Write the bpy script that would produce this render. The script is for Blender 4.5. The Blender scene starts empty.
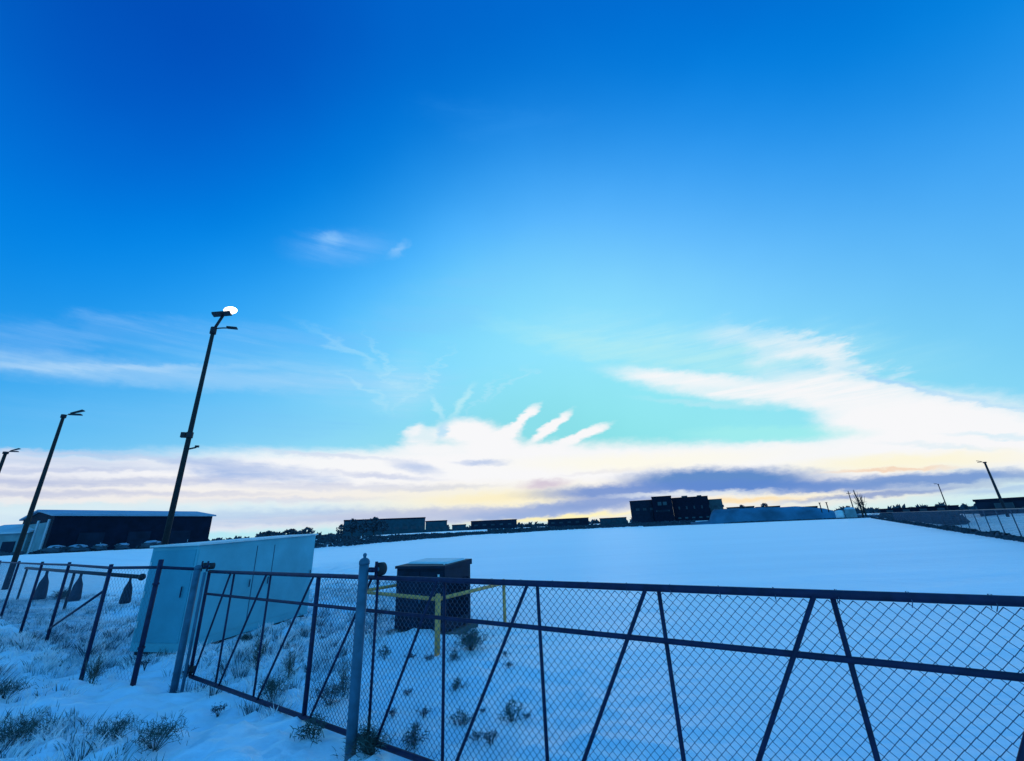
import bpy, math, random
from mathutils import Vector, Matrix, noise
R = math.radians
random.seed(7)
SC = bpy.context.scene
COL = SC.collection

# ------------------------------------------------------------------ camera
EYE = 2.0
F = 410.0
CX, CY = 512.0, 380.5
up_c = Vector((460 - CX, CY + 750, -F)).normalized()          # world up seen in camera space
fw_c = (Vector((0, 0, -1)) - up_c * (-up_c.z)).normalized()   # horizontal heading
rt_c = fw_c.cross(up_c)
cam_d = bpy.data.cameras.new("camera")
cam = bpy.data.objects.new("camera", cam_d)
COL.objects.link(cam)
M = Matrix((rt_c, fw_c, up_c))                                 # camera space -> world
cam.matrix_world = Matrix.Translation((0, 0, EYE)) @ M.to_4x4()
cam_d.sensor_fit = 'HORIZONTAL'
cam_d.sensor_width = 36
cam_d.lens = 36 * F / 1024
cam_d.clip_end = 9000
cam_d.clip_start = 0.05
SC.camera = cam
SC.view_settings.view_transform = 'Standard'
SC.view_settings.look = 'None'
SC.view_settings.exposure = 0.0
SC.view_settings.gamma = 1.0

def ray(x, y):
    return M @ Vector((x - CX, CY - y, -F))
def gnd(x, y, z=0.0):
    r = ray(x, y); t = (z - EYE) / r.z
    return Vector((r.x * t, r.y * t, z))
def at(x, y, D):
    r = ray(x, y); t = D / math.hypot(r.x, r.y)
    return Vector((r.x * t, r.y * t, EYE + r.z * t))
def azel(x, y):
    r = ray(x, y)
    return math.degrees(math.atan2(r.x, r.y)), math.degrees(math.atan2(r.z, math.hypot(r.x, r.y)))

def lin(c):
    return tuple(((v / 255) / 12.92 if v / 255 <= .04045 else ((v / 255 + .055) / 1.055) ** 2.4) for v in c) + (1,)

# ------------------------------------------------------------------ sky
SUN_AZ, SUN_EL = 14.0, 2.5
W = bpy.data.worlds.new("World")
SC.world = W
W.use_nodes = True
nt = W.node_tree
nt.nodes.clear()
N = nt.nodes.new
L = nt.links.new
def math_n(op, a, b=None, c=None, clamp=False):
    n = N('ShaderNodeMath'); n.operation = op; n.use_clamp = clamp
    for i, v in enumerate((a, b, c)):
        if v is None: continue
        if isinstance(v, (int, float)): n.inputs[i].default_value = v
        else: L(v, n.inputs[i])
    return n.outputs[0]
def smooth(v, a, b, lo=0.0, hi=1.0):
    n = N('ShaderNodeMapRange'); n.interpolation_type = 'SMOOTHSTEP'
    L(v, n.inputs['Value'])
    n.inputs['From Min'].default_value = a; n.inputs['From Max'].default_value = b
    n.inputs['To Min'].default_value = lo; n.inputs['To Max'].default_value = hi
    return n.outputs['Result']
tc = N('ShaderNodeTexCoord')
sep = N('ShaderNodeSeparateXYZ'); L(tc.outputs['Generated'], sep.inputs[0])
az = math_n('MULTIPLY', math_n('ARCTAN2', sep.outputs[0], sep.outputs[1]), 57.29578)
el = math_n('MULTIPLY', math_n('ARCSINE', sep.outputs[2]), 57.29578)

def ramp(fac, stops):
    n = N('ShaderNodeValToRGB'); L(fac, n.inputs[0])
    cr = n.color_ramp; cr.interpolation = 'EASE' if False else 'LINEAR'
    while len(cr.elements) > 1: cr.elements.remove(cr.elements[-1])
    for i, (p, c) in enumerate(stops):
        e = cr.elements[0] if i == 0 else cr.elements.new(p / 90)
        e.position = p / 90; e.color = lin(c)
    return n.outputs[0]
def mix(fac, a, b):
    n = N('ShaderNodeMixRGB')
    if isinstance(fac, (int, float)): n.inputs[0].default_value = fac
    else: L(fac, n.inputs[0])
    for i, v in ((1, a), (2, b)):
        if isinstance(v, tuple): n.inputs[i].default_value = v
        else: L(v, n.inputs[i])
    return n.outputs[0]
# clear sky colour as a smooth function of the view direction (x, y, z), display-referred, then made linear
SKYFIT = [
    (0, 0, 0, 0.5003, 0.8092, 0.9682),
    (0, 0, 1, -0.5045, -0.2216, 0.4193),
    (0, 0, 2, 2.2272, 1.3031, 0.4741),
    (0, 0, 3, -2.6547, -1.7531, -1.5470),
    (0, 0, 4, -2.8444, -2.0006, -1.6079),
    (0, 0, 5, 3.4646, 2.3866, 2.2520),
    (0, 1, 0, 0.0831, 0.0388, -0.0400),
    (0, 1, 1, -0.2118, -0.0120, -0.8840),
    (0, 1, 2, 1.1803, 0.5751, 2.0174),
    (0, 1, 3, -1.0165, -0.3645, 0.5135),
    (0, 1, 4, -0.4895, -0.6892, -2.0235),
    (1, 0, 0, -0.1308, -0.0289, -0.0065),
    (1, 0, 1, 0.1261, 0.2998, -0.1158),
    (1, 0, 2, 1.3356, -0.1590, 0.4825),
    (1, 0, 3, -0.5679, 0.2076, 0.0929),
    (1, 0, 4, -0.8389, -0.3211, -0.4484),
    (1, 1, 0, -0.0532, 0.0103, 0.0020),
    (1, 1, 1, 0.1487, 0.1352, -0.2464),
    (1, 1, 2, 1.2235, -0.1719, 0.2824),
    (1, 1, 3, -1.5847, 0.2676, 0.2026),
    (2, 0, 0, 0.2072, 0.0622, 0.0031),
    (2, 0, 1, -1.6032, -0.8689, 0.2923),
    (2, 0, 2, -0.6074, -0.4645, -0.5005),
    (2, 0, 3, 2.1568, 1.3626, 0.0957),
    (2, 1, 0, 0.5926, 0.4059, 0.2278),
    (2, 1, 1, -0.5574, -0.3408, 0.0184),
    (2, 1, 2, -2.7058, -2.2467, -1.9580),
    (3, 0, 0, 0.4510, 0.1554, 0.0240),
    (3, 0, 1, 0.0988, -0.2708, 0.0621),
    (3, 0, 2, -1.8132, -0.0880, -0.3430),
    (3, 1, 0, 0.0824, 0.0023, -0.0018),
    (3, 1, 1, 0.0879, 0.2023, 0.4058),
    (4, 0, 0, -0.3135, -0.1211, 0.0169),
    (4, 0, 1, 1.3438, 0.6376, -0.3803),
    (4, 1, 0, -0.6408, -0.4695, -0.2904),
    (5, 0, 0, -0.3367, -0.1326, -0.0181),
]
PW = {}
def power(axis, n):
    if n == 0: return None
    if (axis, n) not in PW:
        PW[(axis, n)] = sep.outputs[axis] if n == 1 else math_n('MULTIPLY', power(axis, n - 1), sep.outputs[axis])
    return PW[(axis, n)]
acc = [None] * 3
for i_, j_, k_, *co_ in SKYFIT:
    m_ = None
    for ax_, n_ in ((0, i_), (1, j_), (2, k_)):
        p_ = power(ax_, n_)
        if p_ is not None: m_ = p_ if m_ is None else math_n('MULTIPLY', m_, p_)
    for c_ in range(3):
        acc[c_] = math_n('ADD', 0.0, co_[c_]) if m_ is None else math_n('MULTIPLY_ADD', m_, co_[c_], acc[c_])
wob = N('ShaderNodeTexNoise'); wob.inputs['Scale'].default_value = 2.4; wob.inputs['Detail'].default_value = 4
L(tc.outputs['Generated'], wob.inputs['Vector'])
wv = math_n('MULTIPLY', math_n('SUBTRACT', wob.outputs['Fac'], 0.5), 0.07)
bs_ = smooth(math_n('ABSOLUTE', az), 80, 130, 1.0, 1.09)     # unseen sky behind the camera, boosted to brighten the snow
cc_ = N('ShaderNodeCombineColor')
for c_ in range(3):
    v_ = math_n('MINIMUM', math_n('MAXIMUM', math_n('ADD', math_n('ADD', acc[c_], wv), (0.0, .018, -.005)[c_]), (0.0, .1, .3)[c_]), 1.0)
    L(math_n('POWER', math_n('MULTIPLY', v_, bs_), 2.2), cc_.inputs[c_])
base = cc_.outputs[0]

# cloud coordinates: azimuth and elevation in degrees, stirred by two noises
comb = N('ShaderNodeCombineXYZ'); L(az, comb.inputs[0]); L(el, comb.inputs[1])
def noise_v(scale_az, scale_el, detail, rough, amp_az, amp_el, seed):
    mp = N('ShaderNodeMapping'); L(comb.outputs[0], mp.inputs[0])
    mp.inputs['Scale'].default_value = (scale_az, scale_el, 1); mp.inputs['Location'].default_value = (seed, seed * .7, seed * .3)
    nz = N('ShaderNodeTexNoise'); nz.inputs['Scale'].default_value = 1; nz.inputs['Detail'].default_value = detail
    nz.inputs['Roughness'].default_value = rough
    L(mp.outputs[0], nz.inputs['Vector'])
    s = N('ShaderNodeVectorMath'); s.operation = 'SUBTRACT'; L(nz.outputs['Color'], s.inputs[0]); s.inputs[1].default_value = (.5, .5, .5)
    m = N('ShaderNodeVectorMath'); m.operation = 'MULTIPLY'; L(s.outputs[0], m.inputs[0]); m.inputs[1].default_value = (amp_az, amp_el, 0)
    return m.outputs[0], nz.outputs['Fac']
nA, fA = noise_v(.10, .32, 6, .62, 16, 3.4, 3.1)
nB, fB = noise_v(.5, 1.1, 5, .6, 2.6, 1.3, 9.7)
nW, fW = noise_v(.055, .75, 7, .66, 1, 1, 21.3)      # wispy texture
def vadd(a, b):
    n = N('ShaderNodeVectorMath'); n.operation = 'ADD'; L(a, n.inputs[0]); L(b, n.inputs[1]); return n.outputs[0]
cl_soft = vadd(vadd(comb.outputs[0], nA), nB)
cl_fine = vadd(comb.outputs[0], nB)

col = base
TEXC = {}
NB = [0]
def anchor():
    # the node compiler keeps too many masks alive at once unless the chain is tied together now and then
    for k_ in (0, 1):
        n = N('ShaderNodeVectorMath'); n.operation = 'MULTIPLY_ADD'
        L(col, n.inputs[0]); n.inputs[1].default_value = (1e-7, 1e-7, 1e-7); L(COORD[k_], n.inputs[2])
        COORD[k_] = n.outputs[0]
COORD = [cl_soft, cl_fine]
def blob(x, y, wpx, hpx, rot, color, a=1.0, soft=.6, coords=None, tex=0.0):
    """a cloud patch at the sky direction seen at photo point (x, y)"""
    global col
    NB[0] += 1
    if NB[0] % 8 == 0: anchor()
    coords = COORD[1] if coords is cl_fine else COORD[0]
    az0, el0 = azel(x, y)
    ax, ex = azel(x + wpx * math.cos(R(rot)), y - wpx * math.sin(R(rot)))
    hx, hy = azel(x - hpx * math.sin(R(rot)), y - hpx * math.cos(R(rot)))
    wa = math.hypot(ax - az0, ex - el0); ha = math.hypot(hx - az0, hy - el0)
    mp = N('ShaderNodeMapping'); mp.vector_type = 'TEXTURE'
    L(coords, mp.inputs[0])
    mp.inputs['Location'].default_value = (az0, el0, 0)
    mp.inputs['Rotation'].default_value = (0, 0, math.atan2(ex - el0, ax - az0))
    mp.inputs['Scale'].default_value = (wa, ha, 1)
    ln = N('ShaderNodeVectorMath'); ln.operation = 'LENGTH'; L(mp.outputs[0], ln.inputs[0])
    m = smooth(ln.outputs['Value'], 1 - soft, 1 + soft * .6, a, 0.0)
    if tex > .15:
        q_ = .3 if tex < .5 else .65
        if q_ not in TEXC: TEXC[q_] = smooth(fW, .5 - q_ * .22, .5 + .16, 1 - q_, 1.0)
        m = math_n('MULTIPLY', m, TEXC[q_])
    col = mix(m, col, lin(color))

WH = (250, 250, 252); CR = (255, 250, 226); LI = (146, 178, 230); LD = (84, 136, 202); PK = (230, 234, 247)
VEIL = (190, 240, 246)
# high thin veils and wisps
blob(345, 248, 46, 16, 4, (120, 188, 255), .55, .9, cl_fine, .9)
blob(330, 240, 14, 8, 0, (150, 205, 255), .6, .9, cl_fine, .5)
blob(398, 250, 12, 5, 35, (150, 205, 255), .6, .9, cl_fine, .4)
blob(500, 125, 70, 20, 0, (50, 150, 240), .3, .9, cl_soft, .6)
blob(140, 374, 270, 12, -1, (172, 216, 252), .7, .9, cl_fine, .45)
blob(110, 368, 150, 4, 1, (186, 222, 252), .5, .9, cl_fine, .4)
blob(250, 340, 160, 14, 3, (120, 190, 252), .4, .9, cl_soft, .6)
blob(420, 320, 120, 30, 30, (130, 200, 255), .3, .9, cl_soft, .6)
blob(250, 420, 180, 16, 0, (120, 196, 250), .4, .9, cl_soft, .6)
blob(60, 335, 130, 16, 4, (130, 190, 250), .4, .9, cl_soft, .7)
blob(330, 380, 130, 24, -6, (160, 216, 252), .45, .9, cl_soft, .7)
blob(405, 385, 30, 26, 50, (185, 230, 252), .5, .9, cl_fine, .6)
blob(700, 350, 190, 26, -2, VEIL, .6, .9, cl_soft, .8)
blob(775, 347, 80, 17, -10, WH, .5, .8, cl_soft, .4)
blob(835, 364, 70, 15, -26, WH, .65, .8, cl_soft, .4)
blob(610, 350, 130, 12, -6, (190, 240, 240), .5, .9, cl_soft, .45)
# right hand cloud mass
blob(720, 388, 140, 13, -5, WH, .95, .6, cl_fine, .3)
blob(690, 380, 80, 8, -3, WH, .8, .6, cl_fine, .3)
blob(850, 397, 125, 23, -9, WH, .98, .5, cl_fine, .25)
blob(960, 428, 160, 36, -9, WH, .99, .5, cl_fine, .12)
blob(880, 430, 80, 30, -5, WH, .98, .5, cl_fine, .1)
blob(1000, 448, 120, 20, -2, WH, .95, .6, cl_fine, .1)
# low bank, all along the horizon
blob(130, 497, 420, 38, 1.2, PK, .97, .15, cl_fine, 0)
blob(420, 487, 260, 36, 1.5, WH, .97, .25, cl_fine, 0)
blob(560, 475, 260, 33, 2, WH, .97, .3, cl_fine, 0)
blob(760, 466, 320, 26, 3, WH, .96, .4, cl_fine, 0)
blob(500, 505, 700, 22, 2.6, (244, 240, 236), .95, .5, cl_fine, 0)
for x_, y_, w_, h_, r_, c_ in ((40, 452, 90, 3, 0, (206, 216, 240)), (150, 458, 80, 3, -3, (196, 210, 238)), (60, 470, 110, 3, 1, (190, 202, 232)), (30, 494, 90, 4, 1, (186, 196, 226)),
                               (170, 494, 120, 3, 0, (200, 206, 230)), (330, 456, 70, 2.5, -3, (206, 220, 242)), (380, 476, 60, 3, -4, (196, 206, 234)), (300, 500, 100, 3, 1, (206, 214, 236)),
                               (440, 488, 60, 2.5, 3, (212, 216, 232)), (620, 470, 60, 2.5, 6, (222, 222, 234)), (60, 505, 110, 3, 1, (206, 232, 242)), (1000, 436, 60, 3, -2, (206, 236, 250)),
                               (940, 446, 70, 2.5, -3, (224, 240, 248)), (900, 384, 60, 3, -14, (150, 210, 250)), (990, 404, 60, 3, -10, (170, 220, 250)), (700, 404, 70, 3, -4, (180, 234, 246))):
    blob(x_, y_, w_, h_, r_, c_, .75, .8, cl_fine, .35)
# puffs and fingers
blob(424, 438, 22, 11, 8, WH, 1, .5, cl_fine, .3)
blob(434, 449, 44, 6, 2, WH, .9, .6, cl_fine)
blob(414, 431, 12, 5, 20, WH, .8, .7, cl_fine)
blob(468, 432, 34, 14, 0, WH, 1, .45, cl_fine)
blob(492, 446, 32, 13, 6, WH, 1, .4, cl_fine)
blob(500, 437, 24, 9, 25, WH, 1, .4, cl_fine)
blob(443, 430, 5, 9, -20, (170, 222, 250), .7, .7, cl_fine)
blob(521, 421, 24, 5.5, 42, WH, 1, .45, cl_fine)
blob(550, 428, 28, 5.5, 38, WH, 1, .45, cl_fine)
blob(580, 436, 33, 5, 22, WH, 1, .45, cl_fine)
blob(540, 451, 40, 7, 5, WH, .95, .5, cl_fine)
blob(462, 402, 20, 4, 55, (200, 242, 250), .6, .8, cl_fine)
blob(438, 408, 14, 4, 120, (200, 240, 252), .5, .8, cl_fine)
for x_, y_, w_, h_, r_ in ((428, 380, 34, 3.5, 58), (392, 366, 36, 4, 128), (372, 392, 30, 4, 145), (478, 396, 26, 3, 50), (505, 385, 30, 3.5, 38), (350, 352, 50, 5, 150)):
    blob(x_, y_, w_, h_, r_, (186, 234, 252), .42, .9, cl_soft, .3)
# gap of clear teal under the mass
blob(760, 434, 95, 8, 1, (160, 238, 240), .9, .6, cl_fine)
# lilac undersides
blob(265, 473, 75, 11, -3, LI, .75, .7, cl_soft, .3)
blob(215, 466, 50, 6, -8, LI, .5, .8, cl_fine, .3)
blob(90, 482, 170, 5, 1, (180, 192, 226), .8, .8, cl_fine, .3)
blob(60, 462, 120, 5, -2, (186, 206, 236), .6, .8, cl_fine, .4)
blob(330, 487, 120, 4, 0, (190, 200, 230), .6, .8, cl_fine, .3)
blob(415, 467, 26, 6, -12, LI, .6, .8, cl_fine, .2)
blob(482, 463, 26, 3, 0, LI, .6, .8, cl_fine)
blob(120, 512, 300, 10, 1.5, (214, 238, 248), .85, .6, cl_fine)
blob(300, 517, 190, 9, 2, (168, 198, 236), .8, .7, cl_fine, .2)
# warm glow round the hidden sun
blob(520, 500, 150, 15, 2, (255, 249, 216), .7, .9, cl_fine)
blob(500, 498, 70, 6, 3, (255, 238, 184), .5, .9, cl_fine)
blob(640, 462, 140, 9, 3, (255, 252, 232), .7, .9, cl_fine)
blob(900, 462, 150, 9, 3, (255, 248, 214), .8, .8, cl_fine)
# dark lilac banks over the horizon
blob(715, 480, 115, 13, 1, LD, .97, .5, cl_fine, .05)
blob(635, 491, 120, 9, 3, (96, 140, 212), .9, .6, cl_fine, .1)
blob(780, 487, 150, 7, 0, (92, 138, 210), .9, .6, cl_fine, .1)
blob(930, 479, 140, 7, 3, (104, 146, 210), .9, .6, cl_fine, .15)
blob(540, 511, 120, 8, 5, (140, 170, 222), .9, .6, cl_fine, .1)
blob(600, 502, 70, 6, 6, (130, 160, 216), .8, .7, cl_fine, .1)
blob(545, 484, 24, 5, 5, (206, 192, 214), .8, .8, cl_fine)
blob(420, 514, 110, 6, 3, (186, 196, 226), .8, .8, cl_fine)
blob(800, 497, 150, 4, 2, (250, 244, 226), .9, .8, cl_fine)
blob(690, 494, 90, 3, 2, (232, 240, 246), .8, .8, cl_fine)
blob(745, 500, 60, 3, 2, (255, 226, 176), .8, .8, cl_fine)
blob(880, 494, 120, 3, 5, (120, 150, 208), .8, .8, cl_fine)
blob(1000, 490, 80, 4, 4, (176, 206, 236), .8, .8, cl_fine)
blob(890, 470, 70, 2, 2, (244, 206, 176), .7, .8, cl_fine)
blob(560, 518, 90, 2.6, 4, (255, 246, 190), .95, .8, cl_fine)
blob(700, 512, 160, 3, 4, (240, 236, 224), .7, .8, cl_fine)

nish = N('ShaderNodeTexSky'); nish.sky_type = 'NISHITA'; nish.sun_disc = False
nish.sun_elevation = R(SUN_EL); nish.sun_rotation = R(SUN_AZ)
bg1 = N('ShaderNodeBackground'); L(col, bg1.inputs[0]); bg1.inputs[1].default_value = 0.98
bg2 = N('ShaderNodeBackground'); L(nish.outputs[0], bg2.inputs[0]); bg2.inputs[1].default_value = 0.0006
addb = N('ShaderNodeAddShader'); L(bg1.outputs[0], addb.inputs[0]); L(bg2.outputs[0], addb.inputs[1])
wo = N('ShaderNodeOutputWorld'); L(addb.outputs[0], wo.inputs[0])

sd = bpy.data.lights.new("sun", 'SUN'); sd.energy = 0.08; sd.angle = R(12); sd.color = (1, .86, .68)
so = bpy.data.objects.new("sun", sd); COL.objects.link(so)
dsun = Vector((math.sin(R(SUN_AZ)) * math.cos(R(SUN_EL)), math.cos(R(SUN_AZ)) * math.cos(R(SUN_EL)), math.sin(R(SUN_EL))))
so.rotation_euler = dsun.to_track_quat('Z', 'Y').to_euler()

# ------------------------------------------------------------------ materials
def mat(name, color, rough=.6, metal=0.0, var=.15, scale=6.0, bump=0.0, bscale=30.0, spec=.5, emit=None, dirt=None):
    m = bpy.data.materials.new(name); m.use_nodes = True
    t = m.node_tree; b = t.nodes['Principled BSDF']
    b.inputs['Roughness'].default_value = rough; b.inputs['Metallic'].default_value = metal
    b.inputs['Specular IOR Level'].default_value = spec
    tcn = t.nodes.new('ShaderNodeTexCoord')
    nz = t.nodes.new('ShaderNodeTexNoise'); nz.inputs['Scale'].default_value = scale; nz.inputs['Detail'].default_value = 5
    t.links.new(tcn.outputs['Object'], nz.inputs['Vector'])
    cr = t.nodes.new('ShaderNodeValToRGB'); t.links.new(nz.outputs['Fac'], cr.inputs[0])
    d = dirt or tuple(max(0, c * (1 - var)) for c in color)
    cr.color_ramp.elements[0].position = .3; cr.color_ramp.elements[0].color = (*d, 1)
    cr.color_ramp.elements[1].position = .7; cr.color_ramp.elements[1].color = (*[min(1, c * (1 + var)) for c in color], 1)
    t.links.new(cr.outputs[0], b.inputs['Base Color'])
    if bump:
        n2 = t.nodes.new('ShaderNodeTexNoise'); n2.inputs['Scale'].default_value = bscale; n2.inputs['Detail'].default_value = 4
        t.links.new(tcn.outputs['Object'], n2.inputs['Vector'])
        bp = t.nodes.new('ShaderNodeBump'); bp.inputs['Strength'].default_value = bump; bp.inputs['Distance'].default_value = .05
        t.links.new(n2.outputs['Fac'], bp.inputs['Height']); t.links.new(bp.outputs[0], b.inputs['Normal'])
    if emit:
        b.inputs['Emission Color'].default_value = (*emit[0], 1); b.inputs['Emission Strength'].default_value = emit[1]
    return m

def snow_material():
    m = bpy.data.materials.new('snow'); m.use_nodes = True
    t = m.node_tree; b = t.nodes['Principled BSDF']
    b.inputs['Roughness'].default_value = .45; b.inputs['Specular IOR Level'].default_value = .5
    b.inputs['Sheen Weight'].default_value = .8; b.inputs['Sheen Roughness'].default_value = .45; b.inputs['Sheen Tint'].default_value = (.9, .95, 1, 1)
    g = t.nodes.new('ShaderNodeNewGeometry')
    def nz(sc, det, vec):
        n = t.nodes.new('ShaderNodeTexNoise'); n.inputs['Scale'].default_value = sc; n.inputs['Detail'].default_value = det
        n.inputs['Roughness'].default_value = .6; t.links.new(vec, n.inputs['Vector']); return n.outputs['Fac']
    mp = t.nodes.new('ShaderNodeMapping'); t.links.new(g.outputs['Position'], mp.inputs[0])
    mp.inputs['Rotation'].default_value = (0, 0, R(-6)); mp.inputs['Scale'].default_value = (.12, 1, 1)
    streak = nz(.35, 6, mp.outputs[0])
    fine = nz(9, 8, g.outputs['Position'])
    med = nz(1.6, 6, g.outputs['Position'])
    def mth(op, a, bb):
        n = t.nodes.new('ShaderNodeMath'); n.operation = op
        for i, v in enumerate((a, bb)):
            if isinstance(v, (int, float)): n.inputs[i].default_value = v
            else: t.links.new(v, n.inputs[i])
        return n.outputs[0]
    h = mth('ADD', mth('MULTIPLY', streak, .5), mth('ADD', mth('MULTIPLY', med, .16), mth('MULTIPLY', fine, .045)))
    bp = t.nodes.new('ShaderNodeBump'); bp.inputs['Strength'].default_value = .75; bp.inputs['Distance'].default_value = .35
    t.links.new(h, bp.inputs['Height']); t.links.new(bp.outputs[0], b.inputs['Normal'])
    cr = t.nodes.new('ShaderNodeValToRGB'); t.links.new(streak, cr.inputs[0])
    cr.color_ramp.elements[0].position = .32; cr.color_ramp.elements[0].color = (.74, .77, .86, 1)
    cr.color_ramp.elements[1].position = .6; cr.color_ramp.elements[1].color = (.86, .875, .95, 1)
    t.links.new(cr.outputs[0], b.inputs['Base Color'])
    return m
m_snow = snow_material()
m_steel = mat('weathered_gate_steel', (.015, .017, .052), .6, 0, .35, 14, spec=.25)
m_galv = mat('galvanised_steel', (.04, .12, .18), .55, 0, .25, 10, .1, 60, spec=.3)
m_wire = mat('chain_link_wire', (.05, .08, .14), .6, .1, .3, 3)
m_wire_far = mat('far_chain_link_wire', (.06, .09, .13), .5, .4, .3, 3)
m_black = mat('black_rubber', (.012, .012, .016), .7, 0, .3, 20)
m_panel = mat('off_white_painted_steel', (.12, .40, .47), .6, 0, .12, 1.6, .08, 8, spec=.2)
m_panel_shade = mat('shaded_off_white_door', (.07, .31, .39), .6, 0, .12, 1.6, .08, 8, spec=.2)  # same cabinet paint, darkened because the front face lies in shade
m_trim = mat('light_trim', (.62, .66, .66), .5, 0, .1, 4)
m_trans = mat('dark_green_cabinet_paint', (.005, .016, .036), .6, 0, .3, 4, spec=.2)
m_yellow = mat('yellow_pipe_paint', (.80, .33, .10), .6, 0, .25, 12, spec=.2)
m_conc = mat('old_concrete', (.09, .10, .10), .9, 0, .3, 8, .3, 30)
m_pole = mat('dark_wood_pole', (.014, .011, .012), .85, 0, .35, 9, .4, 25)
m_polem = mat('dark_steel_pole', (.014, .014, .02), .6, .3, .3, 9)
m_lamp = mat('lit_lamp_glass', (1, 1, 1), .3, 0, 0, 3, emit=((1, .98, .94), 5.0))
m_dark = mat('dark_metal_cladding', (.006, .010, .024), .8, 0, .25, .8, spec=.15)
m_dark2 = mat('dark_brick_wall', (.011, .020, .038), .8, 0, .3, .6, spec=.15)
m_mid = mat('grey_cladding', (.045, .075, .09), .8, 0, .25, .5)
m_pale = mat('pale_cladding', (.40, .42, .46), .7, 0, .15, .5)
m_teal = mat('pale_green_grey_wall', (.16, .24, .26), .8, 0, .2, .5)
m_roofsnow = mat('snowy_metal_roof', (.50, .53, .58), .7, 0, .15, .3)
m_barnroof = mat('blue_grey_metal_roof', (.26, .33, .42), .7, 0, .15, .3)
m_glass = mat('window_glass', (.015, .03, .05), .5, 0, .1, 2)
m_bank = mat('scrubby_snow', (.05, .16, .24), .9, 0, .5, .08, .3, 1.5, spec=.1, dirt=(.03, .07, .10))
m_hall = mat('teal_hall_cladding', (.02, .06, .08), .8, 0, .25, .5, spec=.2)
m_bark = mat('dark_bark', (.03, .025, .022), .9, 0, .3, 5)
m_brush = mat('dark_winter_brush', (.038, .062, .085), .9, 0, .4, 1.2)
m_sage = mat('grey_green_brush', (.05, .09, .085), .9, 0, .45, 6)
m_dry = mat('dry_grass', (.10, .12, .10), .9, 0, .4, 6)
m_frost = mat('frosted_grass', (.84, .88, .93), .8, 0, .25, 5)
m_frost2 = mat('half_frosted_grass', (.32, .46, .50), .85, 0, .35, 5)
m_bag = mat('dark_canvas_bag', (.02, .03, .05), .9, 0, .3, 10)

for gm in (m_frost, m_frost2, m_dry):      # thin frosted blades let light through
    t = gm.node_tree; b = t.nodes['Principled BSDF']; o = t.nodes['Material Output']
    tr_ = t.nodes.new('ShaderNodeBsdfTranslucent'); mxs = t.nodes.new('ShaderNodeMixShader'); mxs.inputs[0].default_value = .45
    src = b.inputs['Base Color'].links[0].from_socket
    t.links.new(src, tr_.inputs['Color']); t.links.new(b.outputs[0], mxs.inputs[1]); t.links.new(tr_.outputs[0], mxs.inputs[2]); t.links.new(mxs.outputs[0], o.inputs['Surface'])
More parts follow.
